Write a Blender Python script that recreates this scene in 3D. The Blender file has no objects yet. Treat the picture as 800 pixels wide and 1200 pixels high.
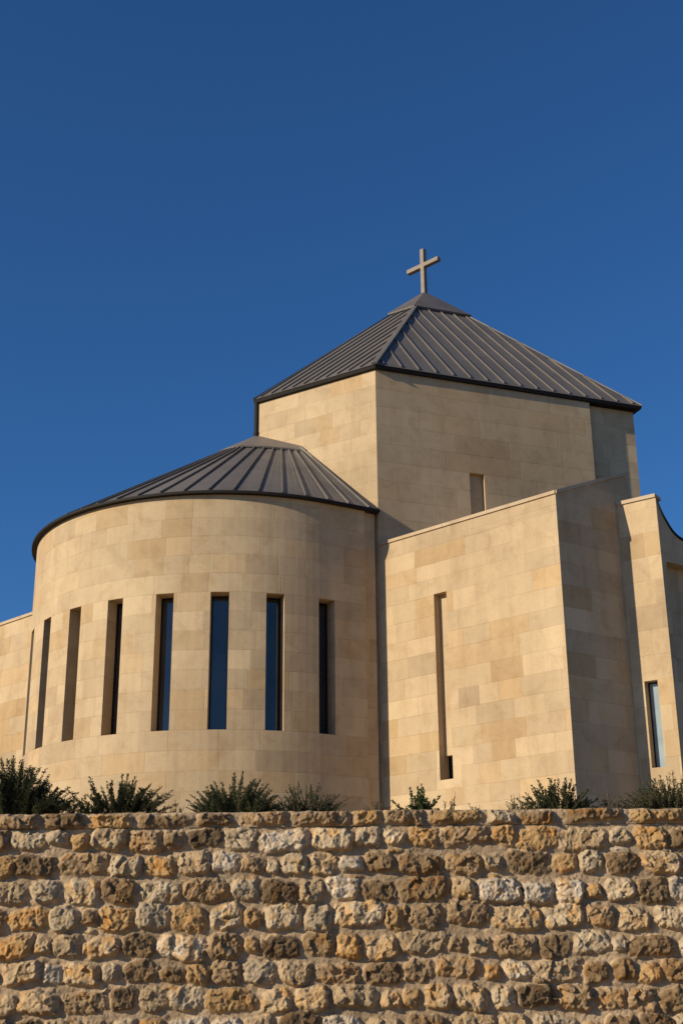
import bpy, bmesh, math, random
import numpy as np
from mathutils import Vector, Matrix

SC = bpy.context.scene
COL = SC.collection
PI = math.pi
CAM_Z = 1.6            # eye height; heights in the tables below are measured from the eye, so everything adds this
TERRACE = 0.95         # top of the earth behind the retaining wall (from the eye)

# ------------------------------------------------------------------ materials
def new_mat(name):
    m = bpy.data.materials.new(name); m.use_nodes = True
    nt = m.node_tree; nt.nodes.clear()
    out = nt.nodes.new('ShaderNodeOutputMaterial')
    b = nt.nodes.new('ShaderNodeBsdfPrincipled')
    nt.links.new(b.outputs['BSDF'], out.inputs['Surface'])
    return m, nt, b, out

def N(nt, kind, **kw):
    n = nt.nodes.new(kind)
    for k, v in kw.items():
        if k.startswith('in_'):
            key = k[3:]
            n.inputs[int(key) if key.isdigit() else key].default_value = v
        else:
            setattr(n, k, v)
    return n

def math_node(nt, op, a, b=None, clamp=False):
    n = nt.nodes.new('ShaderNodeMath'); n.operation = op; n.use_clamp = clamp
    for i, v in enumerate((a, b)):
        if v is None: continue
        if isinstance(v, (int, float)): n.inputs[i].default_value = v
        else: nt.links.new(v, n.inputs[i])
    return n.outputs[0]

def ramp(nt, src, stops):
    r = nt.nodes.new('ShaderNodeValToRGB')
    el = r.color_ramp.elements
    while len(el) < len(stops): el.new(0.5)
    for e, (p, c) in zip(el, stops):
        e.position = p; e.color = (*c, 1) if len(c) == 3 else c
    nt.links.new(src, r.inputs[0])
    return r.outputs[0]

def mixc(nt, kind, fac, a, b):
    n = nt.nodes.new('ShaderNodeMix'); n.data_type = 'RGBA'; n.blend_type = kind
    for sock, v in ((n.inputs[0], fac), (n.inputs[6], a), (n.inputs[7], b)):
        if isinstance(v, (int, float)): sock.default_value = v
        elif isinstance(v, tuple): sock.default_value = (*v, 1) if len(v) == 3 else v
        else: nt.links.new(v, sock)
    return n.outputs[2]

def limestone(name, base, rough=0.85):
    """ashlar: tint and block-local coordinates come from corner attributes"""
    m, nt, b, out = new_mat(name)
    L = nt.links
    geo = N(nt, 'ShaderNodeTexCoord')
    tint = N(nt, 'ShaderNodeAttribute', attribute_name='tint')
    blk = N(nt, 'ShaderNodeAttribute', attribute_name='block')
    sep = N(nt, 'ShaderNodeSeparateColor'); L.new(blk.outputs['Color'], sep.inputs[0])
    u, v, w = sep.outputs[0], sep.outputs[1], sep.outputs[2]
    h = blk.outputs['Alpha']
    d = math_node(nt, 'MINIMUM', math_node(nt, 'MINIMUM', u, math_node(nt, 'SUBTRACT', w, u)),
                  math_node(nt, 'MINIMUM', v, math_node(nt, 'SUBTRACT', h, v)))
    wob = N(nt, 'ShaderNodeTexNoise', in_Scale=14.0, in_Detail=2.0); L.new(geo.outputs['Object'], wob.inputs['Vector'])
    mr = N(nt, 'ShaderNodeMapRange', interpolation_type='SMOOTHSTEP'); d = math_node(nt, 'ADD', d, math_node(nt, 'MULTIPLY', math_node(nt, 'SUBTRACT', wob.outputs[0], 0.5), 0.012)); L.new(d, mr.inputs[0])
    mr.inputs[1].default_value = 0.003; mr.inputs[2].default_value = 0.013
    mr.inputs[3].default_value = 1.0; mr.inputs[4].default_value = 0.0
    jstr = N(nt, 'ShaderNodeTexNoise', in_Scale=0.9, in_Detail=3.0); L.new(geo.outputs['Object'], jstr.inputs['Vector'])
    jm = math_node(nt, 'MULTIPLY', mr.outputs[0], ramp(nt, jstr.outputs[0], [(0.36, (0.10,)*3), (0.66, (0.46,)*3)]))
    big = N(nt, 'ShaderNodeTexNoise', in_Scale=0.35, in_Detail=5.0, in_Roughness=0.6); L.new(geo.outputs['Object'], big.inputs['Vector'])
    mid = N(nt, 'ShaderNodeTexNoise', in_Scale=2.6, in_Detail=6.0, in_Roughness=0.65, in_Distortion=0.6); L.new(geo.outputs['Object'], mid.inputs['Vector'])
    fine = N(nt, 'ShaderNodeTexNoise', in_Scale=38.0, in_Detail=5.0, in_Roughness=0.7); L.new(geo.outputs['Object'], fine.inputs['Vector'])
    mp = N(nt, 'ShaderNodeMapping'); mp.inputs['Scale'].default_value = (3.0, 3.0, 0.22); L.new(geo.outputs['Object'], mp.inputs['Vector'])
    streak = N(nt, 'ShaderNodeTexNoise', in_Scale=1.0, in_Detail=4.0, in_Roughness=0.6); L.new(mp.outputs[0], streak.inputs['Vector'])
    c = mixc(nt, 'MULTIPLY', 1.0, base, tint.outputs['Color'])
    c = mixc(nt, 'MULTIPLY', 0.8, c, ramp(nt, big.outputs[0], [(0.32, (0.84, 0.80, 0.76)), (0.68, (1.08, 1.07, 1.05))]))
    c = mixc(nt, 'MULTIPLY', 0.55, c, ramp(nt, mid.outputs[0], [(0.28, (0.74, 0.67, 0.58)), (0.50, (1, 1, 1)), (0.75, (1.12, 1.12, 1.10))]))
    c = mixc(nt, 'MULTIPLY', 0.55, c, ramp(nt, streak.outputs[0], [(0.30, (0.82, 0.80, 0.78)), (0.55, (1, 1, 1))]))
    c = mixc(nt, 'MULTIPLY', 0.5, c, ramp(nt, fine.outputs[0], [(0.30, (0.78, 0.76, 0.74)), (0.55, (1.03, 1.03, 1.03))]))
    c = mixc(nt, 'MULTIPLY', jm, c, (0.62, 0.56, 0.50))
    L.new(c, b.inputs['Base Color'])
    b.inputs['Roughness'].default_value = rough
    b.inputs['Specular IOR Level'].default_value = 0.25
    hgt = math_node(nt, 'SUBTRACT', math_node(nt, 'ADD', math_node(nt, 'MULTIPLY', fine.outputs[0], 0.35), math_node(nt, 'MULTIPLY', mid.outputs[0], 0.5)),
                    math_node(nt, 'MULTIPLY', mr.outputs[0], 0.5))
    bp = N(nt, 'ShaderNodeBump', in_Strength=0.35, in_Distance=0.012); L.new(hgt, bp.inputs['Height']); L.new(bp.outputs[0], b.inputs['Normal'])
    return m

def zinc(name, base, rough=0.5):
    m, nt, b, out = new_mat(name); L = nt.links
    geo = N(nt, 'ShaderNodeTexCoord')
    tint = N(nt, 'ShaderNodeAttribute', attribute_name='tint')
    n1 = N(nt, 'ShaderNodeTexNoise', in_Scale=1.3, in_Detail=6.0, in_Roughness=0.65); L.new(geo.outputs['Object'], n1.inputs['Vector'])
    n2 = N(nt, 'ShaderNodeTexNoise', in_Scale=24.0, in_Detail=4.0); L.new(geo.outputs['Object'], n2.inputs['Vector'])
    c = mixc(nt, 'MULTIPLY', 1.0, base, tint.outputs['Color'])
    c = mixc(nt, 'MULTIPLY', 0.8, c, ramp(nt, n1.outputs[0], [(0.3, (0.72, 0.72, 0.74)), (0.7, (1.22, 1.18, 1.12))]))
    c = mixc(nt, 'MULTIPLY', 0.35, c, ramp(nt, n2.outputs[0], [(0.35, (0.75,)*3), (0.65, (1.1,)*3)]))
    L.new(c, b.inputs['Base Color'])
    b.inputs['Metallic'].default_value = 0.1
    L.new(ramp(nt, n1.outputs[0], [(0.3, (rough + 0.12,)*3), (0.7, (rough,)*3)]), b.inputs['Roughness'])
    bp = N(nt, 'ShaderNodeBump', in_Strength=0.15, in_Distance=0.02); L.new(n1.outputs[0], bp.inputs['Height']); L.new(bp.outputs[0], b.inputs['Normal'])
    return m

def plain(name, col, rough=0.6, metallic=0.0, noise=0.25, scale=9.0):
    m, nt, b, out = new_mat(name); L = nt.links
    geo = N(nt, 'ShaderNodeTexCoord')
    n1 = N(nt, 'ShaderNodeTexNoise', in_Scale=scale, in_Detail=6.0, in_Roughness=0.6); L.new(geo.outputs['Object'], n1.inputs['Vector'])
    c = mixc(nt, 'MULTIPLY', 1.0, col, ramp(nt, n1.outputs[0], [(0.3, (1 - noise,)*3), (0.7, (1 + noise*0.6,)*3)]))
    L.new(c, b.inputs['Base Color'])
    b.inputs['Roughness'].default_value = rough; b.inputs['Metallic'].default_value = metallic
    b.inputs['Specular IOR Level'].default_value = 0.25
    return m

def glass(name, col, rough=0.06):
    m, nt, b, out = new_mat(name); L = nt.links
    geo = N(nt, 'ShaderNodeTexCoord')
    n1 = N(nt, 'ShaderNodeTexNoise', in_Scale=0.8, in_Detail=3.0); L.new(geo.outputs['Object'], n1.inputs['Vector'])
    L.new(ramp(nt, n1.outputs[0], [(0.35, col), (0.65, tuple(x * 2.4 for x in col))]), b.inputs['Base Color'])
    b.inputs['Roughness'].default_value = rough
    b.inputs['IOR'].default_value = 1.7
    b.inputs['Specular IOR Level'].default_value = 0.55
    bp = N(nt, 'ShaderNodeBump', in_Strength=0.04, in_Distance=0.05); L.new(n1.outputs[0], bp.inputs['Height']); L.new(bp.outputs[0], b.inputs['Normal'])
    return m

def leafy(name):
    m, nt, b, out = new_mat(name); L = nt.links
    tint = N(nt, 'ShaderNodeAttribute', attribute_name='tint')
    b.inputs['Roughness'].default_value = 0.55
    b.inputs['Specular IOR Level'].default_value = 0.3
    L.new(tint.outputs['Color'], b.inputs['Base Color'])
    tr = N(nt, 'ShaderNodeBsdfTranslucent'); L.new(tint.outputs['Color'], tr.inputs['Color'])
    mx = N(nt, 'ShaderNodeMixShader', in_0=0.22)
    L.new(b.outputs[0], mx.inputs[1]); L.new(tr.outputs[0], mx.inputs[2]); L.new(mx.outputs[0], out.inputs['Surface'])
    return m

def rubble(name):
    m, nt, b, out = new_mat(name); L = nt.links
    geo = N(nt, 'ShaderNodeTexCoord')
    tint = N(nt, 'ShaderNodeAttribute', attribute_name='tint')
    n1 = N(nt, 'ShaderNodeTexNoise', in_Scale=22.0, in_Detail=7.0, in_Roughness=0.7); L.new(geo.outputs['Object'], n1.inputs['Vector'])
    n2 = N(nt, 'ShaderNodeTexNoise', in_Scale=160.0, in_Detail=4.0, in_Roughness=0.7); L.new(geo.outputs['Object'], n2.inputs['Vector'])
    c = mixc(nt, 'MULTIPLY', 0.8, tint.outputs['Color'], ramp(nt, n1.outputs[0], [(0.3, (0.66, 0.60, 0.54)), (0.55, (1.0, 1.0, 1.0)), (0.75, (1.16, 1.15, 1.12))]))
    c = mixc(nt, 'MULTIPLY', 0.6, c, ramp(nt, n2.outputs[0], [(0.34, (0.62, 0.60, 0.58)), (0.6, (1.06,)*3)]))
    L.new(c, b.inputs['Base Color'])
    b.inputs['Roughness'].default_value = 0.92; b.inputs['Specular IOR Level'].default_value = 0.2
    bp = N(nt, 'ShaderNodeBump', in_Strength=0.6, in_Distance=0.004); L.new(n2.outputs[0], bp.inputs['Height']); L.new(bp.outputs[0], b.inputs['Normal'])
    return m

STONE = limestone('honey limestone ashlar', (0.53, 0.413, 0.262))
COPE = limestone('limestone coping', (0.52, 0.42, 0.30))
ZINC = zinc('weathered zinc roofing', (0.152, 0.138, 0.123))
SEAM = zinc('zinc standing seam', (0.19, 0.165, 0.14))
DARK = plain('dark bronze flashing', (0.018, 0.015, 0.013), 0.75, 0.0)
FRAME = plain('dark window frame', (0.012, 0.012, 0.013), 0.45)
CROSS = plain('weathered metal of the cross', (0.24, 0.20, 0.16), 0.6, 0.1, 0.2, 6)
PANE = glass('dark window glass', (0.014, 0.017, 0.020))
PANE_SKY = glass('window glass with painted sky reflection', (0.16, 0.20, 0.20), 0.10)  # pale base colour stands in for the sky reflected in this pane
LEAF = leafy('shrub leaves')
TWIG = plain('shrub twigs', (0.10, 0.075, 0.05), 0.8)
RUBBLE = rubble('rough limestone rubble and mortar')
EARTH = plain('dry stony earth', (0.26, 0.19, 0.11), 0.95, 0, 0.4, 1.5)

# ------------------------------------------------------------------ objects
def obj(name, me, mat, parent=None, label=None):
    if mat: me.materials.append(mat)
    o = bpy.data.objects.new(name, me); COL.objects.link(o)
    if parent: o.parent = parent
    if label: o['label'] = label
    return o

def thing(name, label, cat, loc=(0, 0, 0), group=None):
    o = bpy.data.objects.new(name, None); COL.objects.link(o)
    o.location = loc; o['label'] = label; o['category'] = cat; o.empty_display_size = 0.3
    if group: o['group'] = group
    return o

class MB:
    """collects polygons with a tint per polygon and block coordinates per corner"""
    def __init__(self): self.v = []; self.f = []; self.t = []; self.b = []; self.sm = []
    def poly(self, pts, tint=(1, 1, 1), blk=None):
        i = len(self.v)
        self.v += [(p[0], p[1], p[2] + CAM_Z) for p in pts]
        self.f.append(list(range(i, i + len(pts))))
        self.t.append(tint)
        self.b.append(blk if blk else [(5, 5, 10, 10)] * len(pts))
    def prism(self, lo, hi, tint=(1, 1, 1)):
        """closed prism between two rings of equal length"""
        n = len(lo)
        self.poly(lo[::-1], tint); self.poly(hi, tint)
        for k in range(n):
            j = (k + 1) % n
            self.poly([lo[k], lo[j], hi[j], hi[k]], tint)
    def bar(self, a, b, side, up, w, h, tint=(1, 1, 1)):
        """box bar from a to b, width w along side, height h along up (sits on the line a-b)"""
        a, b, s, u = Vector(a), Vector(b), Vector(side).normalized() * w / 2, Vector(up).normalized() * h
        self.prism([a - s, b - s, b + s, a + s], [a - s + u, b - s + u, b + s + u, a + s + u], tint)
    def mesh(self, name):
        me = bpy.data.meshes.new(name)
        me.from_pydata(self.v, [], self.f)
        at = me.attributes.new('tint', 'FLOAT_COLOR', 'CORNER')
        ab = me.attributes.new('block', 'FLOAT_COLOR', 'CORNER')
        tv, bv = [], []
        for f, t, b in zip(self.f, self.t, self.b):
            for k in range(len(f)):
                tv += [t[0], t[1], t[2], 1.0]; bv += list(b[k])
        at.data.foreach_set('color', tv); ab.data.foreach_set('color', bv)
        me.update()
        return me

def D(deg): return np.array([math.cos(math.radians(deg)), math.sin(math.radians(deg))])

def block_tint(rng, amp):
    """dressed limestone blocks come from different beds: honey, pale, pinkish tan, grey"""
    k = rng.random()
    v = 1 + amp * rng.gauss(0, 0.55)
    if k < 0.13: c = (0.92, 0.83, 0.69)
    elif k < 0.28: c = (1.08, 1.09, 1.08)
    elif k < 0.37: c = (0.86, 0.85, 0.86)
    elif k < 0.47: c = (1.03, 0.97, 0.87)
    else: c = (1.0, 1.0, 1.0)
    c = [1 + (x - 1) * min(1.3, amp / 0.14) for x in c]
    return tuple(max(0.5, min(1.3, x * v)) for x in c)

def ashlar(mb, fmap, s0, s1, zb, ztop, course, zref, wrange, seed, amp=0.10, holes=(), step=None, jitter=0.0):
    """blocks in courses over a developed wall (s along, z up).  ztop: number or function of s.
    holes: (sa, sb, za, zb) openings.  fmap(s, z) -> point."""
    rng = random.Random(seed)
    zt = ztop if callable(ztop) else (lambda s: ztop)
    zmax = max(zt(s0 + (s1 - s0) * k / 40) for k in range(41)) + 1e-4
    lines = []; z = zref
    while z > zb: z -= course
    while z < zmax + course:
        lines.append(z); z += course * (1 + jitter * rng.uniform(-1, 1))
    for za, zc in zip(lines, lines[1:]):
        if zc <= zb or za >= zmax: continue
        s = s0 - rng.uniform(0, wrange[0])
        while s < s1:
            w = rng.uniform(*wrange)
            t = block_tint(rng, amp)
            sa, sb = max(s, s0), min(s + w, s1)
            if sb - sa > 1e-5:
                cuts = {sa, sb}; zc_ = {max(za, zb), zc}
                if step:
                    k = math.ceil(sa / step)
                    while k * step < sb: cuts.add(k * step); k += 1
                hs = [h for h in holes if h[0] < sb and h[1] > sa and h[2] < zc and h[3] > za]
                for h in hs:
                    for q in h[:2]:
                        if sa < q < sb: cuts.add(q)
                    for q in h[2:]:
                        if max(za, zb) < q < zc: zc_.add(q)
                cs, zs = sorted(cuts), sorted(zc_)
                for a, b in zip(cs, cs[1:]):
                    if b - a < 1e-6: continue
                    for c, d in zip(zs, zs[1:]):
                        m, n = (a + b) / 2, (c + d) / 2
                        if any(h[0] < m < h[1] and h[2] < n < h[3] for h in hs): continue
                        ta, tb = zt(a), zt(b)
                        poly = [(a, c), (b, c), (b, d), (a, d)]
                        if min(ta, tb) < d:          # clip under the sloping top
                            def ins(p): return (ta + (tb - ta) * (p[0] - a) / (b - a)) - p[1]
                            res = []
                            for p, q in zip(poly, poly[1:] + poly[:1]):
                                ip, iq = ins(p), ins(q)
                                if ip >= 0: res.append(p)
                                if (ip > 0) != (iq > 0) and abs(ip - iq) > 1e-9:
                                    r = ip / (ip - iq); res.append((p[0] + (q[0] - p[0]) * r, p[1] + (q[1] - p[1]) * r))
                            poly = res
                        if len(poly) < 3: continue
                        mb.poly([fmap(*p) for p in poly], t, [(p[0] - s, p[1] - za, w, zc - za) for p in poly])
            s += w
    return mb

def flat_map(A, deg, off=0.0):
    """plan point A, direction deg; outward normal is deg-90 (to the right of the direction); off pushes inward"""
    u, n = D(deg), D(deg - 90)
    return lambda s, z: (A[0] + u[0] * s - n[0] * off, A[1] + u[1] * s - n[1] * off, z)

def recess(mb, A, deg, hole, d0, d1, tint=(0.97, 0.95, 0.92), sides='lrtb'):
    """stone lining of an opening between depths d0 and d1"""
    sa, sb, za, zb = hole
    f0, f1 = flat_map(A, deg, d0), flat_map(A, deg, d1)
    if 'l' in sides: mb.poly([f0(sa, za), f1(sa, za), f1(sa, zb), f0(sa, zb)], tint)
    if 'r' in sides: mb.poly([f1(sb, za), f0(sb, za), f0(sb, zb), f1(sb, zb)], tint)
    if 't' in sides: mb.poly([f0(sa, zb), f1(sa, zb), f1(sb, zb), f0(sb, zb)], tint)
    if 'b' in sides: mb.poly([f0(sa, za), f0(sb, za), f1(sb, za), f1(sa, za)], tint)

def window(parent, A, deg, hole, depth, pane_mat, label=None, t=0.035, gap=0.004):
    """frame of four bars standing in the recess, with the pane as its sub-part"""
    sa, sb, za, zb = hole
    sa += gap; sb -= gap; za += gap; zb -= gap
    f0, f1 = flat_map(A, deg, depth - 0.05), flat_map(A, deg, depth)
    mb = MB()
    def box(a, b, c, d):
        mb.prism([f1(a, c), f1(b, c), f0(b, c), f0(a, c)], [f1(a, d), f1(b, d), f0(b, d), f0(a, d)])
    box(sa, sa + t, za, zb); box(sb - t, sb, za, zb)
    box(sa + t, sb - t, za, za + t); box(sa + t, sb - t, zb - t, zb)
    fr = obj('window', mb.mesh('window'), FRAME, parent, label)
    mb = MB(); g0, g1 = flat_map(A, deg, depth - 0.03), flat_map(A, deg, depth - 0.015)
    a, b, c, d = sa + t, sb - t, za + t, zb - t
    mb.prism([g1(a, c), g1(b, c), g0(b, c), g0(a, c)], [g1(a, d), g1(b, d), g0(b, d), g0(a, d)])
    obj('pane', mb.mesh('pane'), pane_mat, fr)
    return fr

# ================================================================== the church
ROOT = thing('church', 'honey limestone church with rounded apse, dark metal roofs and a cross on top', 'church', (0, 0, 0))
BASE = TERRACE - 0.6

C = np.array([-2.852, 32.19]); R = 5.0                 # centre and radius of the apse
K = np.array([0.865, 28.727])                          # near corner of the tower
TE = 14.172                                            # tower eaves
TLD, TRD = 147.2, 20.1                                 # directions of the tower's two faces from K
BLK = dict(course=0.4333, zref=5.014)

# ---- apse: half drum running into a straight wall (developed length s = R*angle)
A30 = math.radians(30)
VD = 30.0
def apse_pt(s, r=R):
    a = s / R
    if a <= A30:
        return np.array([C[0] + r * math.sin(a), C[1] - r * math.cos(a)])
    p = np.array([C[0] + r * math.sin(A30), C[1] - r * math.cos(A30)])
    return p + D(VD) * (s - R * A30)
WIN = [(math.radians(-68.301 + 14.054 * i)) for i in range(8)]
HW = 0.2035; WT, WB = 8.046, 5.014
S_END = R * A30 + 1.03
mb = MB()
holes = [(a * R - HW, a * R + HW, WB, WT) for a in WIN]
ashlar(mb, lambda s, z: (*apse_pt(s), z), R * math.radians(-150), S_END, BASE, 10.34, 0.4333, 5.014, (0.55, 1.15), 11, 0.085, holes, step=R * math.radians(2.0))
e = apse_pt(S_END); back = e - D(VD - 90) * 0.6
mb.poly([(*e, BASE), (*back, BASE), (*back, 10.34), (*e, 10.34)], (0.95, 0.95, 0.95))
# narrow pier between the drum and the tower corner, set back by a hand's breadth
ashlar(mb, flat_map(e, VD, 0.11), 0, 0.33, BASE, 10.34, 0.52, 5.2, (0.5, 0.6), 12, 0.06)
pe = flat_map(e, VD, 0.11)(0.33, 0)[:2]; pb = np.array(pe) - D(VD - 90) * 0.25
mb.poly([(*pe, BASE), (*pb, BASE), (*pb, 10.34), (*pe, 10.34)], (0.95, 0.95, 0.95))
DEPTH = 0.40
def win_frame(a):
    """plan origin and direction of the flat opening at developed angle a"""
    p = apse_pt(a * R); deg = math.degrees(min(a, A30))
    return p, deg
for a in WIN:
    p, deg = win_frame(a)
    u, n = D(deg), D(deg - 90)
    pa, pb = apse_pt(a * R - HW), apse_pt(a * R + HW)
    qa, qb = p - u * HW - n * DEPTH, p + u * HW - n * DEPTH
    t = (0.98, 0.96, 0.93)
    nb = 7
    rng = random.Random(int(1000 * (a + 3)))
    for k in range(nb):
        z0, z1 = WB + (WT - WB) * k / nb, WB + (WT - WB) * (k + 1) / nb
        for (o, i, flip) in ((pa, qa, 0), (pb, qb, 1)):
            pts = [(*o, z0), (*i, z0), (*i, z1), (*o, z1)]
            bl = [(0.2, 0, 10, z1 - z0), (0.5, 0, 10, z1 - z0), (0.5, z1 - z0, 10, z1 - z0), (0.2, z1 - z0, 10, z1 - z0)]
            if flip: pts, bl = pts[::-1], bl[::-1]
            mb.poly(pts, block_tint(rng, 0.06), bl)
    mb.poly([(*pa, WT), (*qa, WT), (*qb, WT), (*pb, WT)], t)
    mb.poly([(*pa, WB), (*pb, WB), (*qb, WB), (*qa, WB)], t)
obj('apse_wall', mb.mesh('apse_wall'), STONE, ROOT)
for a in WIN:
    p, deg = win_frame(a)
    window(ROOT, p, deg, (-HW, HW, WB, WT), DEPTH, PANE)

# ---- apse roof: a half cone that grows into a ridge against the tower
RE = 5.10; ZE = 10.375; FH = 0.048
uL = D(TLD); nL = D(TLD + 90)                          # along / outward of the tower's left face
if nL @ (C - K) < 0 and False: nL = -nL
def on_left(s, z): p = K + uL * s; return np.array([p[0], p[1], z])
APEX = on_left(3.62, 13.20)
RIDGE_END = on_left(2.185, 12.56)
FOOT = on_left(0.0, 10.42)
def eave_pt(s):
    a = s / R
    if a <= A30: p = np.array([C[0] + RE * math.sin(a), C[1] - RE * math.cos(a)])
    else:
        p = np.array([C[0] + RE * math.sin(A30), C[1] - RE * math.cos(A30)]) + D(VD) * (s - R * A30)
    return np.array([p[0], p[1], ZE])
S_EAVE = R * A30 + 1.37
A_FAN0 = R * math.radians(-8)                          # from here on the tops walk along the ridge
def top_pt(s):
    if s < A_FAN0:
        return APEX
    t = min(1, (s - A_FAN0) / (S_EAVE - 0.35 - A_FAN0))
    return APEX + (RIDGE_END - APEX) * (t ** 0.9)
mb = MB(); seam = MB()
S0 = R * math.radians(-150)
ns = 90
ss = [S0 + (S_EAVE - S0) * k / ns for k in range(ns + 1)]
SEAM_STEP = 0.555
seam_s = []
s = R * math.radians(-148)
while s < S_EAVE - 0.1: seam_s.append(s); s += SEAM_STEP
rng = random.Random(3)
ptint = {k: 1 + rng.uniform(-0.10, 0.10) for k in range(200)}
for a, b in zip(ss, ss[1:]):
    k = int((a - seam_s[0]) // SEAM_STEP) + 2
    t = (ptint[k % 200],) * 3
    ta, tb = top_pt(a), top_pt(b)
    if np.allclose(ta, tb): mb.poly([eave_pt(a), eave_pt(b), ta], t)
    else: mb.poly([eave_pt(a), eave_pt(b), tb, ta], t)
endE = eave_pt(S_EAVE)
mb.poly([endE, FOOT, RIDGE_END], (1, 1, 1))
def add_seam(mbx, p, q, nrm, w=0.035, h=0.055):
    p, q = Vector(p), Vector(q)
    side = (q - p).cross(Vector(nrm))
    mbx.bar(p, q, side, nrm, w, h)
def face_normal(p, q, r):
    n = (Vector(q) - Vector(p)).cross(Vector(r) - Vector(p)).normalized()
    return n if n.z > 0 else -n
for s in seam_s:
    e0, t0 = eave_pt(s), top_pt(s)
    n = face_normal(eave_pt(s - 0.2), eave_pt(s + 0.2), t0)
    add_seam(mb, e0 + (t0 - e0) * 0.012, e0 + (t0 - e0) * 0.93, n, 0.035, 0.045)
# flashing along the tower wall
for p, q in ((RIDGE_END, FOOT),):
    v = Vector(q) - Vector(p)
    o = Vector((nL[0], nL[1], 0)); o = -o if o.dot(Vector((0, -1, 0))) < 0 else o
    mb.bar(Vector(p) + o * 0.045, Vector(q) + o * 0.045, o, (0, 0, 1), 0.09, 0.045, (0.8, 0.8, 0.8))
AR = obj('apse_roof', mb.mesh('apse_roof'), ZINC, ROOT)
# fascia and soffit under the roof edge
mb = MB()
def inward(s, d):
    a = min(s / R, A30); return np.array([-math.sin(a) * d, math.cos(a) * d, 0])
for a, b in zip(ss, ss[1:]):
    ea, eb = eave_pt(a) - inward(a, 0.035), eave_pt(b) - inward(b, 0.035)
    dz = np.array([0, 0, 1.0])
    ia, ib = ea + inward(a, 0.22), eb + inward(b, 0.22)
    mb.poly([ea - dz * FH, eb - dz * FH, eb + dz * 0.012, ea + dz * 0.012])
    mb.poly([ea - dz * FH, ia - dz * FH, ib - dz * FH, eb - dz * FH])
    mb.poly([ea + dz * 0.012, eb + dz * 0.012, eb + inward(b, .05) + dz * 0.012, ea + inward(a, .05) + dz * 0.012])
eE = eave_pt(S_EAVE) - inward(S_EAVE, 0.035)
F0 = FOOT.copy()
mb.prism([eE - [0, 0, FH], F0 - [0, 0, FH], F0 + [-.3, .1, -FH], eE + inward(S_EAVE, 0.3) - [0, 0, FH]],
         [eE, F0, F0 + [-.3, .1, 0], eE + inward(S_EAVE, 0.3)])
obj('fascia', mb.mesh('fascia'), DARK, AR)
# cap sheet over the head of the seams
mb = MB()
UP = np.array([0, 0, 0.075])
capA, capB = APEX + [0, 0, 0.05], RIDGE_END + [0.02, 0, 0.05]
prev = None
for a in ss:
    e0, t0 = eave_pt(a), top_pt(a)
    f = 0.80 if a < A_FAN0 else 0.80 + 0.14 * min(1, (a - A_FAN0) / (S_EAVE - A_FAN0))
    lo = e0 + (t0 - e0) * f + UP
    hi = t0 + [0, 0, 0.085]
    if prev is not None:
        plo, phi = prev
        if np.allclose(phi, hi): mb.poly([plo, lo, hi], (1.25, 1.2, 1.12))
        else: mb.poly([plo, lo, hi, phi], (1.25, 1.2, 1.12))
        mb.poly([plo - UP * 0.6, lo - UP * 0.6, lo, plo], (0.35, 0.35, 0.35))  # shade put into the lip's colour so the sun raises no glint
    prev = (lo, hi)
obj('ridge_cap', mb.mesh('ridge_cap'), ZINC, AR)

# ---- tower
u, n = D(TRD), D(TRD - 90)
L_ = K + uL * 3.5676; LEN_L = 3.5676
MAIN, FULL, SET = 6.006, 7.43, 0.17
mb = MB()
TW = (2.44, 2.845, 9.6, 11.745)
ashlar(mb, flat_map(K, TRD), 0, MAIN, BASE, TE, 0.484, TE - 0.5, (1.0, 2.3), 21, 0.055, [TW])
recess(mb, K, TRD, TW, 0, 0.13)
ashlar(mb, flat_map(K, TRD, SET), MAIN, FULL, BASE, TE, 0.484, TE - 0.5, (0.6, 1.2), 22, 0.12)
pm, pm2 = flat_map(K, TRD), flat_map(K, TRD, SET)
mb.poly([pm(MAIN, BASE), pm2(MAIN, BASE), pm2(MAIN, TE), pm(MAIN, TE)])
cr = np.array(pm2(FULL, 0)[:2])
ashlar(mb, flat_map(cr, TRD + 90), 0, 6.0, BASE, TE, 0.484, TE - 0.5, (0.7, 1.4), 23, 0.08)
# left face runs from L_ to K so that its outward side is on the right of the direction
ashlar(mb, flat_map(L_, TLD + 180), 0, LEN_L, BASE, TE, 0.42, TE - 0.42, (0.45, 1.0), 24, 0.085)
ashlar(mb, flat_map(L_ + D(75) * 7, 75 + 180), 0, 7, BASE, TE, 0.484, TE - 0.5, (0.7, 1.4), 25, 0.07)
bk = L_ + D(75) * 7; far = cr + D(TRD + 90) * 6.0
mb.poly([(*far, BASE), (*bk, BASE), (*bk, TE), (*far, TE)])
obj('tower_wall', mb.mesh('tower_wall'), STONE, ROOT)
mb = MB()
g0, g1 = flat_map(K, TRD, 0.125), flat_map(K, TRD, 0.16)
ashlar(mb, flat_map(K, TRD, 0.127), TW[0] + .003, TW[1] - .003, TW[2], TW[3] - .003, 0.95, TE - 0.95 * 3 - 0.2, (0.9, 1.0), 5, 0.04)
obj('blind_window', mb.mesh('blind_window'), STONE, ROOT, 'narrow tower window filled with plain stone')
# slim dark upright strip, round in section, at the far left corner of the tower
mb = MB()
q = L_ + D(TLD) * 0.05 + D(TLD + 90) * 0.0
ring = lambda z: [(q[0] + 0.07 * math.cos(k * PI / 4), q[1] + 0.07 * math.sin(k * PI / 4), z) for k in range(8)]
mb.prism(ring(11.0), ring(TE + 0.02))
for z in (12.2, 13.3):
    r2 = lambda zz: [(q[0] + 0.082 * math.cos(k * PI / 4), q[1] + 0.082 * math.sin(k * PI / 4), zz) for k in range(8)]
    mb.prism(r2(z), r2(z + 0.05))
obj('corner_strip', mb.mesh('corner_strip'), DARK, ROOT)

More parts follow.
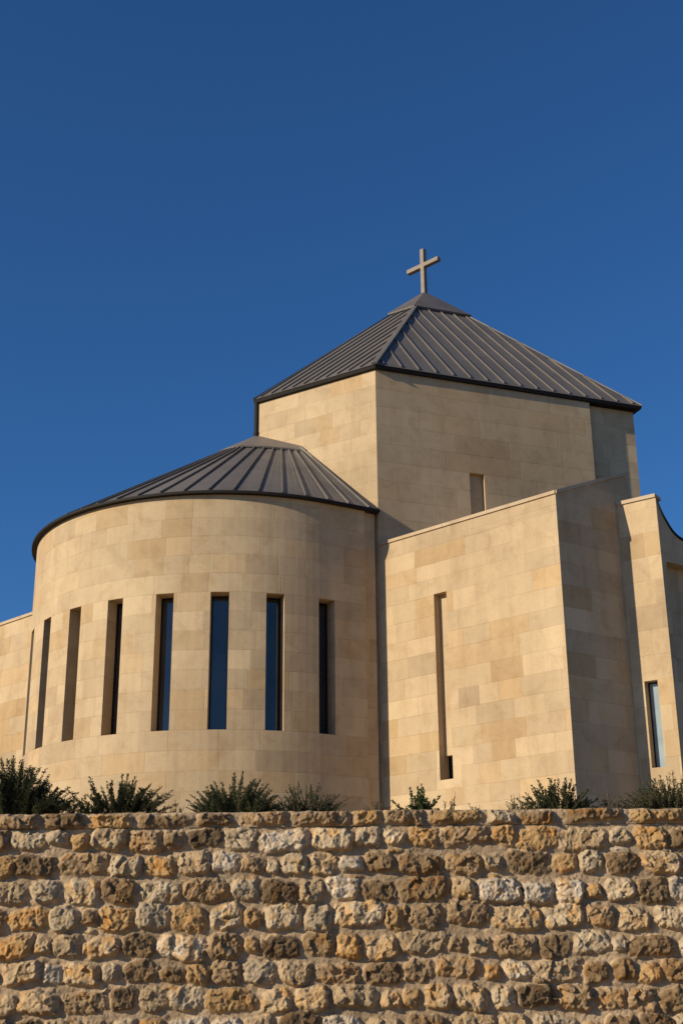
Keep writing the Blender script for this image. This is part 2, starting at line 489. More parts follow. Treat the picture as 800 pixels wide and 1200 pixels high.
# ---- tower roof
TA = np.array([2.52, 33.8, 19.135])
OV = 0.11
EZ = TE + 0.095
def off_corner(P, d1, d2):   # push a corner outwards along two directions
    return P + d1 * OV + d2 * OV
K3 = np.array([*(K + D(TRD + 180 + 63.5) * 0.12), EZ])
L3 = np.array([*(L_ + D(TLD) * 0.10 + D(TLD + 90) * 0.10), EZ])
R3 = np.array([*(K + u * 7.5576 + n * 0.08), EZ])
B3 = np.array([*(L_ + D(72) * 7.4), EZ])
G3 = np.array([*(far + n * -0.1 + u * 0.1), EZ])
mb = MB()
for p, q in ((L3, K3), (K3, R3), (R3, G3), (G3, B3), (B3, L3)):
    mb.poly([p, q, TA], (1, 1, 1))
def seams_on(mbx, P, Q, spacing, dirfun, capfrac):
    """P->Q eave; seams climb along dirfun(t) until they meet a hip or the cap"""
    P, Q = np.array(P), np.array(Q)
    nrm = np.array(face_normal(P, Q, TA)); ln = np.linalg.norm(Q - P); e = (Q - P) / ln
    k = spacing * 0.55
    while k < ln - 0.06:
        p = P + e * k
        d = dirfun(k / ln); d = d - nrm * (d @ nrm); d /= np.linalg.norm(d)
        best = 1e9
        capP, capQ = P + (TA - P) * capfrac, Q + (TA - Q) * capfrac
        for a, b in ((P, TA), (Q, TA), (capP, capQ)):
            w = b - a
            M = np.c_[d, -w, nrm]
            try: sol = np.linalg.solve(M, a - p)
            except np.linalg.LinAlgError: continue
            if sol[0] > 0.02 and -1e-6 <= sol[1] <= 1 + 1e-6: best = min(best, sol[0])
        if best < 50:
            add_seam(mbx, p + d * 0.07, p + d * max(0.09, best - 0.02), nrm, 0.034, 0.036)
        k += spacing
CAPF = 0.775
upR = np.cross(face_normal(K3, R3, TA), (R3 - K3) / np.linalg.norm(R3 - K3))
upL = np.cross(face_normal(L3, K3, TA), (K3 - L3) / np.linalg.norm(K3 - L3))
hipR = (TA - R3) / np.linalg.norm(TA - R3); hipL = (TA - L3) / np.linalg.norm(TA - L3)
seams_on(mb, K3, R3, 0.475, lambda t: upR * (1 - 0.42 * t) + hipR * 0.42 * t, CAPF)
seams_on(mb, L3, K3, 0.34, lambda t: upL * 0.12 + hipL * 0.88, CAPF)
seams_on(mb, R3, G3, 0.475, lambda t: np.cross(face_normal(R3, G3, TA), (G3 - R3) / np.linalg.norm(G3 - R3)), CAPF)
# hip rolls
for p in (K3, L3, R3, G3, B3):
    d = (TA - p) / np.linalg.norm(TA - p)
    sd = np.cross(d, (0, 0, 1))
    mb.bar(p, p + (TA - p) * 0.9, sd, np.cross(sd, d), 0.14 if p is K3 else 0.05, 0.05 if p is K3 else 0.03)
TR = obj('tower_roof', mb.mesh('tower_roof'), ZINC, ROOT)
# fascia
mb = MB()
ring = [L3, K3, R3, G3, B3]
ctr = sum(ring) / 5
def shrink(p, d): v = (ctr - p); v[2] = 0; return p + v / np.linalg.norm(v) * d
lo = [shrink(p, 0.03) - [0, 0, 0.09] for p in ring]; hi = [p + [0, 0, 0.008] for p in ring]
inn = [shrink(p, 0.5) - [0, 0, 0.09] for p in ring]
for k in range(5):
    j = (k + 1) % 5
    mb.poly([lo[k], lo[j], hi[j] - [0, 0, 0.02], hi[k] - [0, 0, 0.02]])
    mb.poly([lo[k], inn[k], inn[j], lo[j]])
obj('fascia', mb.mesh('fascia'), DARK, TR)
# cap: a small pyramid of plain sheet standing proud of the seams
mb = MB()
capc = [p + (TA - p) * CAPF for p in ring]
cc = sum(capc) / 5
capo = [p + (p - cc) * 0.05 + [0, 0, 0.07] for p in capc]
capl = [p - [0, 0, 0.06] for p in capo]
tip = TA + [0, 0, 0.10]
for k in range(5):
    j = (k + 1) % 5
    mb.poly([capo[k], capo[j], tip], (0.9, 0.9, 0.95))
    mb.poly([capl[k], capl[j], capo[j], capo[k]], (0.3, 0.3, 0.3))  # cap lip and underside painted dark to hold down the sunlit edge
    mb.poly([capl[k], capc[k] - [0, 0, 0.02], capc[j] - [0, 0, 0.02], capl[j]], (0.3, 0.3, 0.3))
obj('roof_cap', mb.mesh('roof_cap'), ZINC, TR)
# cross
def beam_box(bm_, c, ux, uy, uz, hx, hy, hz):
    vs = [bm_.verts.new(Vector(c) + Vector(ux) * a * hx + Vector(uy) * b_ * hy + Vector(uz) * c_ * hz) for a in (-1, 1) for b_ in (-1, 1) for c_ in (-1, 1)]
    for f in ((0, 1, 3, 2), (4, 6, 7, 5), (0, 4, 5, 1), (2, 3, 7, 6), (0, 2, 6, 4), (1, 5, 7, 3)):
        bm_.faces.new([vs[i] for i in f])
bm_ = bmesh.new()
ux, uy = D(-43), D(47)
ux3, uy3, uz3 = (*ux, 0), (*uy, 0), (0, 0, 1)
zb_, zt_ = TA[2] - 0.1, 20.66
zc_ = 20.10; hw = 0.068
# one closed cross outline, extruded
out = [(-hw, zb_), (hw, zb_), (hw, zc_ - hw), (0.60, zc_ - hw), (0.60, zc_ + hw), (hw, zc_ + hw), (hw, zt_), (-hw, zt_), (-hw, zc_ + hw), (-0.60, zc_ + hw), (-0.60, zc_ - hw), (-hw, zc_ - hw)]
fr = [bm_.verts.new((TA[0] + ux[0] * a - uy[0] * 0.075, TA[1] + ux[1] * a - uy[1] * 0.075, z + CAM_Z)) for a, z in out]
bkv = [bm_.verts.new((TA[0] + ux[0] * a + uy[0] * 0.075, TA[1] + ux[1] * a + uy[1] * 0.075, z + CAM_Z)) for a, z in out]
bm_.faces.new(fr); bm_.faces.new(bkv[::-1])
for k in range(12):
    j = (k + 1) % 12; bm_.faces.new([fr[j], fr[k], bkv[k], bkv[j]])
bmesh.ops.recalc_face_normals(bm_, faces=bm_.faces)
bmesh.ops.bevel(bm_, geom=[e for e in bm_.edges if len(e.link_faces) == 2 and e.calc_face_angle(0) > 1], offset=0.008, segments=1, affect='EDGES')
me = bpy.data.meshes.new('cross'); bm_.to_mesh(me); bm_.free()
obj('cross', me, CROSS, ROOT)

# ---- side block: sunlit wall towards the left, shaded wall with a rising top towards the right
BZ = 9.641
X = np.array([4.49, 25.342]); BD = -43.0; BL = 4.9595
SD = 35.0; SL = 2.230; SZ = 10.558
mb = MB()
SLIT = (1.60, 1.955, 3.97, 8.07)
bz = lambda s: BZ - 0.055
ashlar(mb, flat_map(K, BD), 0, BL, BASE, BZ - 0.055, 0.405, 8.07, (0.42, 1.15), 36, 0.105, [SLIT], jitter=0.16)
sl = lambda s: BZ - 0.055 + (SZ - BZ) * s / SL
ashlar(mb, flat_map(X, SD), 0, SL, BASE, sl, 0.47, 8.07, (0.5, 1.3), 37, 0.10)
E_ = X + D(SD) * SL
ashlar(mb, flat_map(E_, SD + 90), 0, 4.5, BASE, SZ - 0.055, 0.47, 8.07, (0.5, 1.3), 38, 0.1)
mb.poly([(*K, BZ - .3), (*X, BZ - .3), (*E_, BZ - .3), (*(E_ + D(SD + 90) * 4.5), BZ - .3)])
recess(mb, K, BD, SLIT, 0, 0.19, sides='lr t b'.replace(' ', ''))
# stone back of the groove above the little window, then the deep pocket with the glass
f = flat_map(K, BD, 0.19)
ashlar(mb, f, SLIT[0], SLIT[1], 4.50, SLIT[3], 0.8, 4.5, (0.8, 0.9), 8, 0.05)
PK = (SLIT[0], SLIT[1], SLIT[2], 4.50)
recess(mb, K, BD, PK, 0.19, 0.42)
obj('side_block_wall', mb.mesh('side_block_wall'), STONE, ROOT)
window(ROOT, K, BD, PK, 0.36, PANE, 'tiny square window at the foot of the long stone groove')
def coping(mbx, A, deg, z0, z1, length, inn=0.35, over=0.035, th=0.075, s0=0.0, seed=1, ext=0.0):
    rng = random.Random(seed)
    s = s0
    while s < length - 1e-4:
        e = min(s + rng.uniform(0.9, 1.3), length)
        if length - e < 0.3: e = length
        za, zc = z0 + (z1 - z0) * (s / length), z0 + (z1 - z0) * (e / length)
        o, i = flat_map(A, deg, -over), flat_map(A, deg, inn)
        g = 0.003 if e < length else -ext
        mbx.prism([i(s, za - th), i(e - g, zc - th), o(e - g, zc - th), o(s, za - th)], [i(s, za), i(e - g, zc), o(e - g, zc), o(s, za)], block_tint(rng, 0.06))
        s = e
mb = MB()
coping(mb, K, BD, BZ + 0.01, BZ + 0.01, BL, seed=4)
coping(mb, X, SD, BZ + 0.013, SZ + 0.012, SL, seed=5, ext=0.05)
obj('coping', mb.mesh('coping'), COPE, ROOT)

# ---- buttress at the right with a narrow window and a sweeping side wall
P = np.array([5.990, 26.392]); FD = -36.0; FL = 0.896; FZ = 9.745
F = P + D(FD) * FL
mb = MB()
FW = (0.268, 0.556, 3.975, 5.745)
ashlar(mb, flat_map(P, FD), -0.06, FL, BASE, FZ - 0.055, 0.53, 5.745, (0.5, 0.9), 41, 0.08, [FW])
recess(mb, P, FD, FW, 0, 0.24)
SW = [(0, 9.69), (0.06, 9.54), (0.118, 9.41), (0.19, 9.29), (0.274, 9.18), (0.35, 9.08), (0.433, 9.0), (0.52, 8.94), (0.606, 8.895), (0.764, 8.855), (1.0, 8.83), (6.0, 8.80)]
def sweep(s):
    for (a, za), (b, zb2) in zip(SW, SW[1:]):
        if s <= b: return za + (zb2 - za) * (s - a) / (b - a)
    return SW[-1][1]
NICHE = (0.142, 2.4, BASE - 1, 8.249)
ashlar(mb, flat_map(F, SD), 0, 6.0, BASE, lambda s: sweep(s) - 0.05, 0.5, 8.165, (0.5, 1.2), 42, 0.09, [NICHE], step=0.06)
recess(mb, F, SD, (NICHE[0], NICHE[1], BASE, NICHE[3]), 0, 0.25, sides='lrt')
ashlar(mb, flat_map(F, SD, 0.25), NICHE[0], NICHE[1], BASE, NICHE[3], 0.5, 8.249, (0.5, 1.2), 43, 0.09)
obj('buttress_wall', mb.mesh('buttress_wall'), STONE, ROOT)
window(ROOT, P, FD, FW, 0.235, PANE_SKY, 'narrow window with the sky reflection painted into its glass', t=0.022)
mb = MB()
coping(mb, P, FD, FZ + 0.005, FZ + 0.005, FL, inn=0.3, th=0.08, s0=0.0, seed=7)
obj('coping', mb.mesh('coping'), COPE, ROOT)
mb = MB()
f0, f1 = flat_map(F, SD, -0.03), flat_map(F, SD, 0.3)
pts = [0.005 + 0.03 * k for k in range(60)]
for a, b in zip(pts, pts[1:]):
    za, zb2 = sweep(a), sweep(b)
    mb.prism([f1(a, za - .045), f1(b, zb2 - .045), f0(b, zb2 - .045), f0(a, za - .045)], [f1(a, za), f1(b, zb2), f0(b, zb2), f0(a, za)])
obj('flashing', mb.mesh('flashing'), DARK, ROOT)

# ---- wing wall on the far left
a85 = math.radians(-86); Wp = C + R * np.array([math.sin(a85), -math.cos(a85)])
WD = 136.0; WL = 7.0; WZ = 8.95
W0 = Wp + D(WD) * WL
mb = MB()
ashlar(mb, flat_map(W0, WD + 180), 0, WL + 0.4, BASE, WZ - 0.055, 0.433, 5.014, (0.45, 1.0), 51, 0.12)
far2 = W0 - D(WD + 90) * -0.6
mb.poly([(*W0, BASE), (*W0, WZ - .055), (*(W0 - D(WD + 90) * 0.6), WZ - .055), (*(W0 - D(WD + 90) * 0.6), BASE)])
obj('wing_wall', mb.mesh('wing_wall'), STONE, ROOT)
mb = MB()
coping(mb, W0, WD + 180, WZ, WZ, WL + 0.3, seed=9)
obj('coping', mb.mesh('coping'), COPE, ROOT)

# ================================================================== retaining wall of rough rubble
def vnoise(x, y, seed=0):
    xi, yi = np.floor(x).astype(np.int64), np.floor(y).astype(np.int64)
    fx, fy = x - xi, y - yi
    def h(a, b):
        n = (a * 374761393 + b * 668265263 + seed * 974634777) & 0x7fffffff
        n = ((n ^ (n >> 13)) * 1274126177) & 0x7fffffff
        return ((n ^ (n >> 16)) & 0xffff) / 65535.0
    sx, sy = fx * fx * fx * (fx * (fx * 6 - 15) + 10), fy * fy * fy * (fy * (fy * 6 - 15) + 10)
    a = h(xi, yi) * (1 - sx) + h(xi + 1, yi) * sx
    b = h(xi, yi + 1) * (1 - sx) + h(xi + 1, yi + 1) * sx
    return a * (1 - sy) + b * sy
def fbm(x, y, seed=0, oct=4, gain=0.5):
    t = 0; a = 1; tot = 0
    for k in range(oct):
        t = t + a * (vnoise(x * 2 ** k, y * 2 ** k, seed + k * 17) - 0.5); tot += a; a *= gain
    return t / tot * 2
def facets(x, y, cell, seed):
    """chiselled look: every Voronoi cell is a small plane with its own tilt"""
    gx, gy = np.floor(x / cell).astype(np.int64), np.floor(y / cell).astype(np.int64)
    best = np.full(x.shape, 1e9); val = np.zeros(x.shape)
    def h(a, b, k):
        n = (a * 374761393 + b * 668265263 + (seed + k) * 974634777) & 0x7fffffff
        n = ((n ^ (n >> 13)) * 1274126177) & 0x7fffffff
        return ((n ^ (n >> 16)) & 0xffff) / 65535.0
    for dx in (-1, 0, 1):
        for dy in (-1, 0, 1):
            a, b = gx + dx, gy + dy
            px, py = (a + h(a, b, 1)) * cell, (b + h(a, b, 2)) * cell
            ex, ey = x - px, y - py
            d = ex * ex + ey * ey
            pl = (h(a, b, 3) - 0.5) * 2 * ex / cell + (h(a, b, 4) - 0.5) * 2 * ey / cell + (h(a, b, 5) - 0.5) * 0.9
            m = d < best
            best = np.where(m, d, best); val = np.where(m, pl, val)
    return val

WY = 8.0; WTOP = 0.884; CTOP = 0.972
PAL = [((0.45, 0.335, 0.20), 30), ((0.50, 0.40, 0.265), 22), ((0.56, 0.475, 0.36), 9), ((0.44, 0.285, 0.13), 20), ((0.24, 0.165, 0.09), 16), ((0.36, 0.25, 0.14), 18), ((0.15, 0.105, 0.062), 4)]
MORTAR = np.array([0.43, 0.325, 0.21])

def stone_list(seed, x0, x1, z0, z1):
    """rows of roughly coursed stones with a few thin levelling chips between them"""
    rng = random.Random(seed); st = []
    z = z1 - 0.012; row = 0
    while z > z0 - 0.3:
        hrow = rng.uniform(0.118, 0.158)
        x = x0 - rng.uniform(0, 0.3)
        while x < x1:
            small = rng.random() < 0.16
            w = rng.uniform(0.08, 0.15) if small else rng.choice((rng.uniform(0.14, 0.22), rng.uniform(0.18, 0.31)))
            hh = hrow * (rng.uniform(0.6, 0.85) if small else rng.uniform(0.9, 1.08))
            cz = z - hrow / 2 + rng.uniform(-0.016, 0.016)
            st.append((x + w / 2, cz, w / 2 * 1.05, hh / 2 * 1.03, rng.uniform(2.5, 4.8), rng.uniform(-0.16, 0.16), rng.uniform(0.028, 0.058), rng.random(), rng.random()))
            if small and rng.random() < 0.7:
                st.append((x + w / 2 + rng.uniform(-.01, .01), cz - hh * 0.85, w / 2 * 0.9, hrow * 0.14, 2.5, rng.uniform(-.15, .15), 0.022, rng.random(), rng.random()))
            x += w + rng.uniform(0.002, 0.020)
        z -= hrow + rng.uniform(0.012, 0.022); row += 1
        if rng.random() < 0.2:                       # thin levelling course
            x = x0
            while x < x1:
                w = rng.uniform(0.07, 0.2)
                if rng.random() < 0.5: st.append((x + w / 2, z - 0.017, w / 2, 0.019, 2.5, rng.uniform(-.1, .1), rng.uniform(.012, .026), rng.random(), rng.random()))
                x += w + rng.uniform(0.02, 0.2)
            z -= 0.042
    return st
def coping_list(seed, x0, x1, z0, z1):
    rng = random.Random(seed); st = []; x = x0
    while x < x1:
        w = rng.uniform(0.16, 0.42)
        st.append((x + w / 2, (z0 + z1) / 2 - 0.004, w / 2 * 0.985, (z1 - z0) / 2 * rng.uniform(0.86, 1.1), 6.0, rng.uniform(-.015, .015), rng.uniform(0.028, 0.045), rng.random(), rng.random()))
        x += w + rng.uniform(0.004, 0.014)
    return st

def relief(xs, zs, stones, seed):
    XX, ZZ = np.meshgrid(xs, zs)                      # rows: z
    wx = XX + 0.018 * fbm(XX / 0.11, ZZ / 0.11, seed, 3); wz = ZZ + 0.016 * fbm(XX / 0.13 + 40, ZZ / 0.13, seed + 5, 3) + 0.016 * fbm(XX / 0.8, ZZ * 0 + 3, seed + 9, 2)
    wx = wx + 0.006 * fbm(XX / 0.03, ZZ / 0.03, seed + 3, 2); wz = wz + 0.006 * fbm(XX / 0.03 + 9, ZZ / 0.03, seed + 4, 2)
    H = 0.011 * fbm(XX / 0.16, ZZ / 0.16, seed + 20, 3) + 0.0045 * fbm(XX / 0.03, ZZ / 0.03, seed + 21, 4) + 0.003 * facets(XX, ZZ, 0.022, seed + 40)
    mott = fbm(XX / 0.05, ZZ / 0.05, seed + 31, 4); mot2 = fbm(XX / 0.22, ZZ / 0.22, seed + 33, 3)
    Cc = np.ones(XX.shape + (3,)) * MORTAR * (1 + 0.22 * mott + 0.34 * mot2)[..., None]
    fa = 0.95 * facets(wx, wz, 0.060, seed + 50) + 0.24 * facets(wx, wz, 0.026, seed + 60) + 0.25 * fbm(XX / 0.05, ZZ / 0.05, seed + 61, 4)
    fq = 0.7 * facets(XX, ZZ, 0.05, seed + 90) + 0.5 * fbm(XX / 0.045, ZZ / 0.045, seed + 95, 3)
    ridge = 1 - np.abs(fbm(wx / 0.032, wz / 0.032, seed + 97, 3)) * 2.2
    fn = fbm(XX / 0.018, ZZ / 0.018, seed + 70, 3)
    iron = np.clip(fbm(XX / 0.07, ZZ / 0.06, seed + 80, 4) * 1.6, -1, 1)
    cum = np.cumsum([w for _, w in PAL]); 
    for (cx, cz, a, b, p, rot, hh, r1, r2) in stones:
        i0, i1 = np.searchsorted(xs, (cx - a - 0.05, cx + a + 0.05)); j0, j1 = np.searchsorted(zs, (cz - b - 0.05, cz + b + 0.05))
        if i0 >= i1 or j0 >= j1: continue
        sl_ = (slice(j0, j1), slice(i0, i1))
        dx, dz = wx[sl_] - cx, wz[sl_] - cz
        ca, sa = math.cos(rot), math.sin(rot)
        q = 0.13 * fq[sl_] + ((np.abs(dx * ca + dz * sa) / a) ** p + (np.abs(-dx * sa + dz * ca) / b) ** p) ** (1 / p)
        d = 1 - q
        dm = d * min(a, b)                            # distance in metres from the rim
        prof = np.clip(dm / 0.017, 0, 1) ** 0.5
        dome = np.clip(1 - q * q, 0, 1)
        hs = hh * (0.72 * prof + 0.20 * dome * prof) + prof * (0.021 * fa[sl_] * min(1, hh / 0.035) + 0.0045 * fn[sl_] + 0.004 * ridge[sl_]) + 0.02 * prof * ((dx / a) * (r2 - 0.5) + (dz / b) * (r1 - 0.5))
        m = dm > 0
        H[sl_] = np.where(m, np.maximum(H[sl_], hs - 0.002), H[sl_])
        k = int(np.searchsorted(cum, r1 * cum[-1])); base = np.array(PAL[min(k, len(PAL) - 1)][0]) * (0.86 + 0.28 * r2)
        och = np.array([1.05, 0.82, 0.52])
        t = np.clip(iron[sl_] * 0.9 - 0.1 + (r2 - 0.5) * 0.8, 0, 0.9)[..., None]
        colr = base * (1 + 0.22 * mott[sl_] + 0.14 * fn[sl_])[..., None] * (1 - t + t * och)
        al = np.clip(dm / 0.010, 0, 1)[..., None]
        Cc[sl_] = np.where(m[..., None], Cc[sl_] * (1 - al) + colr * al, Cc[sl_])
    return XX, ZZ, H, np.clip(Cc, 0.02, 0.75)

def axis(dense0, dense1, step, lo, hi, coarse):
    a = np.arange(dense0, dense1 + 1e-6, step)
    l = np.arange(lo, dense0 - coarse * 0.5, coarse); r = np.arange(dense1 + coarse, hi + 1e-6, coarse)
    return np.concatenate([l, a, r])

def grid_mesh(name, XX, YY, ZZ, Cc, extra=None):
    """extra: list of further rows (YY, ZZ) stacked above to form the top and back"""
    nz, nx = XX.shape
    co = np.stack([XX, YY, ZZ + CAM_Z], -1).reshape(-1, 3)
    idx = np.arange(nz * nx).reshape(nz, nx)
    q = np.stack([idx[:-1, :-1], idx[:-1, 1:], idx[1:, 1:], idx[1:, :-1]], -1).reshape(-1, 4)
    me = bpy.data.meshes.new(name)
    me.vertices.add(len(co)); me.vertices.foreach_set('co', co.ravel())
    me.loops.add(q.size); me.loops.foreach_set('vertex_index', q.ravel().astype(np.int32))
    me.polygons.add(len(q)); me.polygons.foreach_set('loop_start', np.arange(0, q.size, 4, dtype=np.int32)); me.polygons.foreach_set('loop_total', np.full(len(q), 4, dtype=np.int32))
    me.update(calc_edges=True)
    at = me.attributes.new('tint', 'FLOAT_COLOR', 'POINT')
    at.data.foreach_set('color', np.concatenate([Cc.reshape(-1, 3), np.ones((len(co), 1))], 1).ravel())
    me.validate()
    return me

WALL = thing('retaining_wall', 'rough rubble retaining wall of ochre, cream and dark brown stones in pale mortar along the foreground', 'stone wall', (0, WY, 0))
xs = axis(-2.45, 2.45, 0.0052, -24, 24, 0.06)
zs = np.concatenate([np.arange(-CAM_Z - 0.05, -0.34, 0.06), np.arange(-0.33, WTOP, 0.0052)])
XX, ZZ, H, Cc = relief(xs, zs, stone_list(7, -24, 24, -CAM_Z, WTOP), 100)
o = obj('rubble_face', grid_mesh('rubble_face', XX, WY + 0.03 - H, ZZ, Cc), RUBBLE, WALL); o.location = (0, -WY, 0)
zs2 = np.arange(WTOP - 0.002, CTOP + 0.001, 0.0048)
XX, ZZ, H, Cc = relief(xs, zs2, coping_list(17, -24, 24, WTOP, CTOP + 0.004), 300)
topw = 0.005 * fbm(xs / 0.3, xs * 0 + 2, 77, 3) + 0.004 * fbm(xs / 0.04, xs * 0 + 5, 78, 2)
ZZ = ZZ + ((ZZ - WTOP) / (CTOP - WTOP)) * topw[None, :]
YY = WY + 0.025 - H * 1.15
# the flat top and the hidden back of the coping
rows = [(YY[-1] + 0.012, ZZ[-1] + 0.004)]
for t in np.linspace(0.03, 0.42, 9): rows.append((np.full(xs.shape, WY + t), ZZ[-1] + 0.005 + 0.004 * fbm(xs / 0.05, xs * 0 + t * 20, 79, 3)))
rows.append((np.full(xs.shape, WY + 0.42), ZZ[-1] * 0 + 0.6))
XX = np.vstack([XX] + [xs[None]] * len(rows)); YY = np.vstack([YY] + [r[0][None] for r in rows]); ZZ = np.vstack([ZZ] + [r[1][None] for r in rows])
Cc = np.concatenate([Cc, np.repeat(Cc[-1:], len(rows), 0)], 0)
o = obj('coping', grid_mesh('coping', XX, YY, ZZ, Cc), RUBBLE, WALL); o.location = (0, -WY, 0)

# ================================================================== shrubs on the wall
def leaf_mesh(name, leaves):
    """leaves: (base, dir, up, length, width, colour); each leaf is a folded four-face blade"""
    v, f, c = [], [], []
    for b, d, upv, ln, w, col in leaves:
        s = d.cross(upv)
        if s.length < 1e-4: s = d.orthogonal()
        s.normalize(); nn = s.cross(d).normalized()
        i = len(v)
        m = b + d * ln * 0.5 - nn * ln * 0.05
        v += [b, m + s * w * 0.5 + nn * w * 0.18, b + d * ln, m - s * w * 0.5 + nn * w * 0.18, m]
        f += [(i, i + 1, i + 4), (i + 1, i + 2, i + 4), (i + 2, i + 3, i + 4), (i + 3, i, i + 4)]
        c += [(*col, 1)] * 5
    me = bpy.data.meshes.new(name); me.from_pydata([tuple(p) for p in v], [], f)
    at = me.attributes.new('tint', 'FLOAT_COLOR', 'POINT'); at.data.foreach_set('color', [x for q in c for x in q])
    me.update(); return me
def stem_mesh(name, paths):
    v, f = [], []
    for pts, r0 in paths:
        n = len(pts)
        for k, p in enumerate(pts):
            r = r0 * (1 - 0.75 * k / (n - 1))
            i = len(v)
            for a in range(4): v.append((p.x + r * math.cos(a * PI / 2), p.y + r * math.sin(a * PI / 2), p.z))
            if k:
                for a in range(4):
                    b = (a + 1) % 4
                    f.append((i - 4 + a, i - 4 + b, i + b, i + a))
    me = bpy.data.meshes.new(name); me.from_pydata(v, [], f); me.update(); return me

def shrub(name, label, cat, x, y, halfw, height, nstem, nleaf, seed, leaf=(0.016, 0.008), cols=((0.05, 0.065, 0.028), (0.085, 0.095, 0.045)), spread=0.9, bushy=0.5, group=None, dry=0.0):
    rng = random.Random(seed)
    height *= 1.04; halfw *= 1.12; nstem = int(nstem * 1.3)
    root = thing(name, label, cat, (x, y, TERRACE + CAM_Z), group)
    paths, leaves = [], []
    for k in range(nstem):
        fx = rng.uniform(-1, 1); fy = rng.uniform(-1, 1)
        b = Vector((fx * halfw * 0.45, fy * halfw * 0.22, 0))
        tip_h = height * (1 - 0.55 * abs(fx) ** 1.6) * rng.uniform(0.62, 1.0)
        lean = fx * halfw * spread * rng.uniform(0.5, 1.1)
        tip = Vector((b.x + lean * 0.75, b.y + fy * halfw * 0.35, tip_h))
        pts = []
        n = 7; wob = Vector((rng.gauss(0, 0.012), rng.gauss(0, 0.012), 0))
        for j in range(n):
            t = j / (n - 1)
            p = b.lerp(tip, t); p.x += -lean * 0.22 * (t * (1 - t)) * 2 + wob.x * math.sin(t * 5); p.y += wob.y * math.sin(t * 5)
            pts.append(p)
        allp = [(pts, 0.0035, 0.22)]
        for q in range(rng.randint(2, 5)):             # side twigs rising from the stem
            t = rng.uniform(0.15, 0.8); j = t * (n - 1); b2 = pts[int(j)].lerp(pts[min(n - 1, int(j) + 1)], j - int(j))
            ln = height * rng.uniform(0.14, 0.34) * (1.15 - t)
            az = rng.uniform(0, 2 * PI); out = Vector((math.cos(az), math.sin(az) * 0.7, 0)) * rng.uniform(0.25, 0.7)
            d2 = (out + Vector((0, 0, 1))).normalized()
            pp = [b2 + d2 * ln * i / 3 + Vector((0, 0, 0.06 * ln * (i / 3) ** 2)) for i in range(4)]
            allp.append((pp, 0.002, 0.05))
        for pp, r, st in allp:
            paths.append((pp, r))
            L = sum((a - c).length for a, c in zip(pp, pp[1:]))
            m = max(4, int(nleaf * 1.9 * L / 0.1 * rng.uniform(0.7, 1.2)))
            shade = rng.uniform(0.75, 1.25)
            for i in range(m):
                t = st + (1 - st) * rng.random() ** 0.85; t = min(t, 0.999)
                j = t * (len(pp) - 1); ji = int(j); p = pp[ji].lerp(pp[ji + 1], j - ji)
                ax = (pp[ji + 1] - pp[ji]).normalized()
                az = rng.uniform(0, 2 * PI)
                o_ = Vector((math.cos(az), math.sin(az), 0)); d = (o_ * rng.uniform(0.5, 1.0) + ax * rng.uniform(0.25, 1.0)).normalized()
                p = p + o_ * rng.uniform(0, 0.012 * bushy) * (1.3 - t)
                mixv = rng.random(); c0, c1 = cols
                c = [max(0.01, (a + (b_ - a) * mixv) * shade) for a, b_ in zip(c0, c1)]
                if rng.random() < dry: c = [0.23, 0.17, 0.085]
                sc = rng.uniform(0.65, 1.25) * (1 - 0.35 * t)
                leaves.append((p, d, Vector((rng.gauss(0, .3), rng.gauss(0, .3), 1)), leaf[0] * 1.35 * sc, leaf[1] * 1.5 * sc, c))
    obj('stems', stem_mesh('stems', paths), TWIG, root)
    obj('foliage', leaf_mesh('foliage', leaves), LEAF, root)
    return root
def px(p): return (p - 400) * 0.00559
SY = 8.62
G = 'shrubs growing along the top of the retaining wall'
dk = ((0.036, 0.048, 0.020), (0.088, 0.098, 0.044))
ol = ((0.055, 0.072, 0.030), (0.12, 0.13, 0.058))
gr = ((0.055, 0.085, 0.025), (0.12, 0.15, 0.05))
shrub('shrub', 'large dense dark green shrub at the left end of the wall', 'shrub', px(6), SY + 0.1, 0.34, 0.46, 120, 28, 1, cols=dk, spread=1.0, bushy=1.6, group=G)
shrub('shrub', 'open dark shrub with upright spiky twigs below the three leftmost apse windows', 'shrub', px(133), SY, 0.32, 0.34, 54, 24, 2, cols=dk, spread=1.15, bushy=0.8, group=G)
shrub('shrub', 'rounded green shrub with leafy spikes below the middle apse windows', 'shrub', px(272), SY, 0.27, 0.345, 62, 24, 3, cols=ol, spread=1.1, bushy=0.8, group=G)
shrub('shrub', 'low fine-leaved shrub below the rightmost apse window', 'shrub', px(357), SY, 0.24, 0.28, 46, 22, 4, leaf=(0.011, 0.006), cols=ol, spread=1.1, bushy=0.6, group=G, dry=0.08)
shrub('shrub', 'small bright green shrub at the left foot of the sunlit block', 'shrub', px(487), SY, 0.13, 0.26, 18, 16, 5, leaf=(0.018, 0.011), cols=gr, spread=1.1, bushy=0.5, group=G)
shrub('shrub', 'spiky olive shrub at the corner between sunlit and shaded wall', 'shrub', px(648), SY, 0.23, 0.30, 44, 22, 6, cols=ol, spread=1.1, bushy=0.7, group=G, dry=0.03)
shrub('shrub', 'tangled olive grey shrub at the right end of the wall', 'shrub', px(785), SY, 0.32, 0.32, 80, 18, 7, leaf=(0.014, 0.006), cols=ol, spread=1.15, bushy=0.9, group=G, dry=0.12)
G2 = 'dry weeds along the top of the retaining wall'
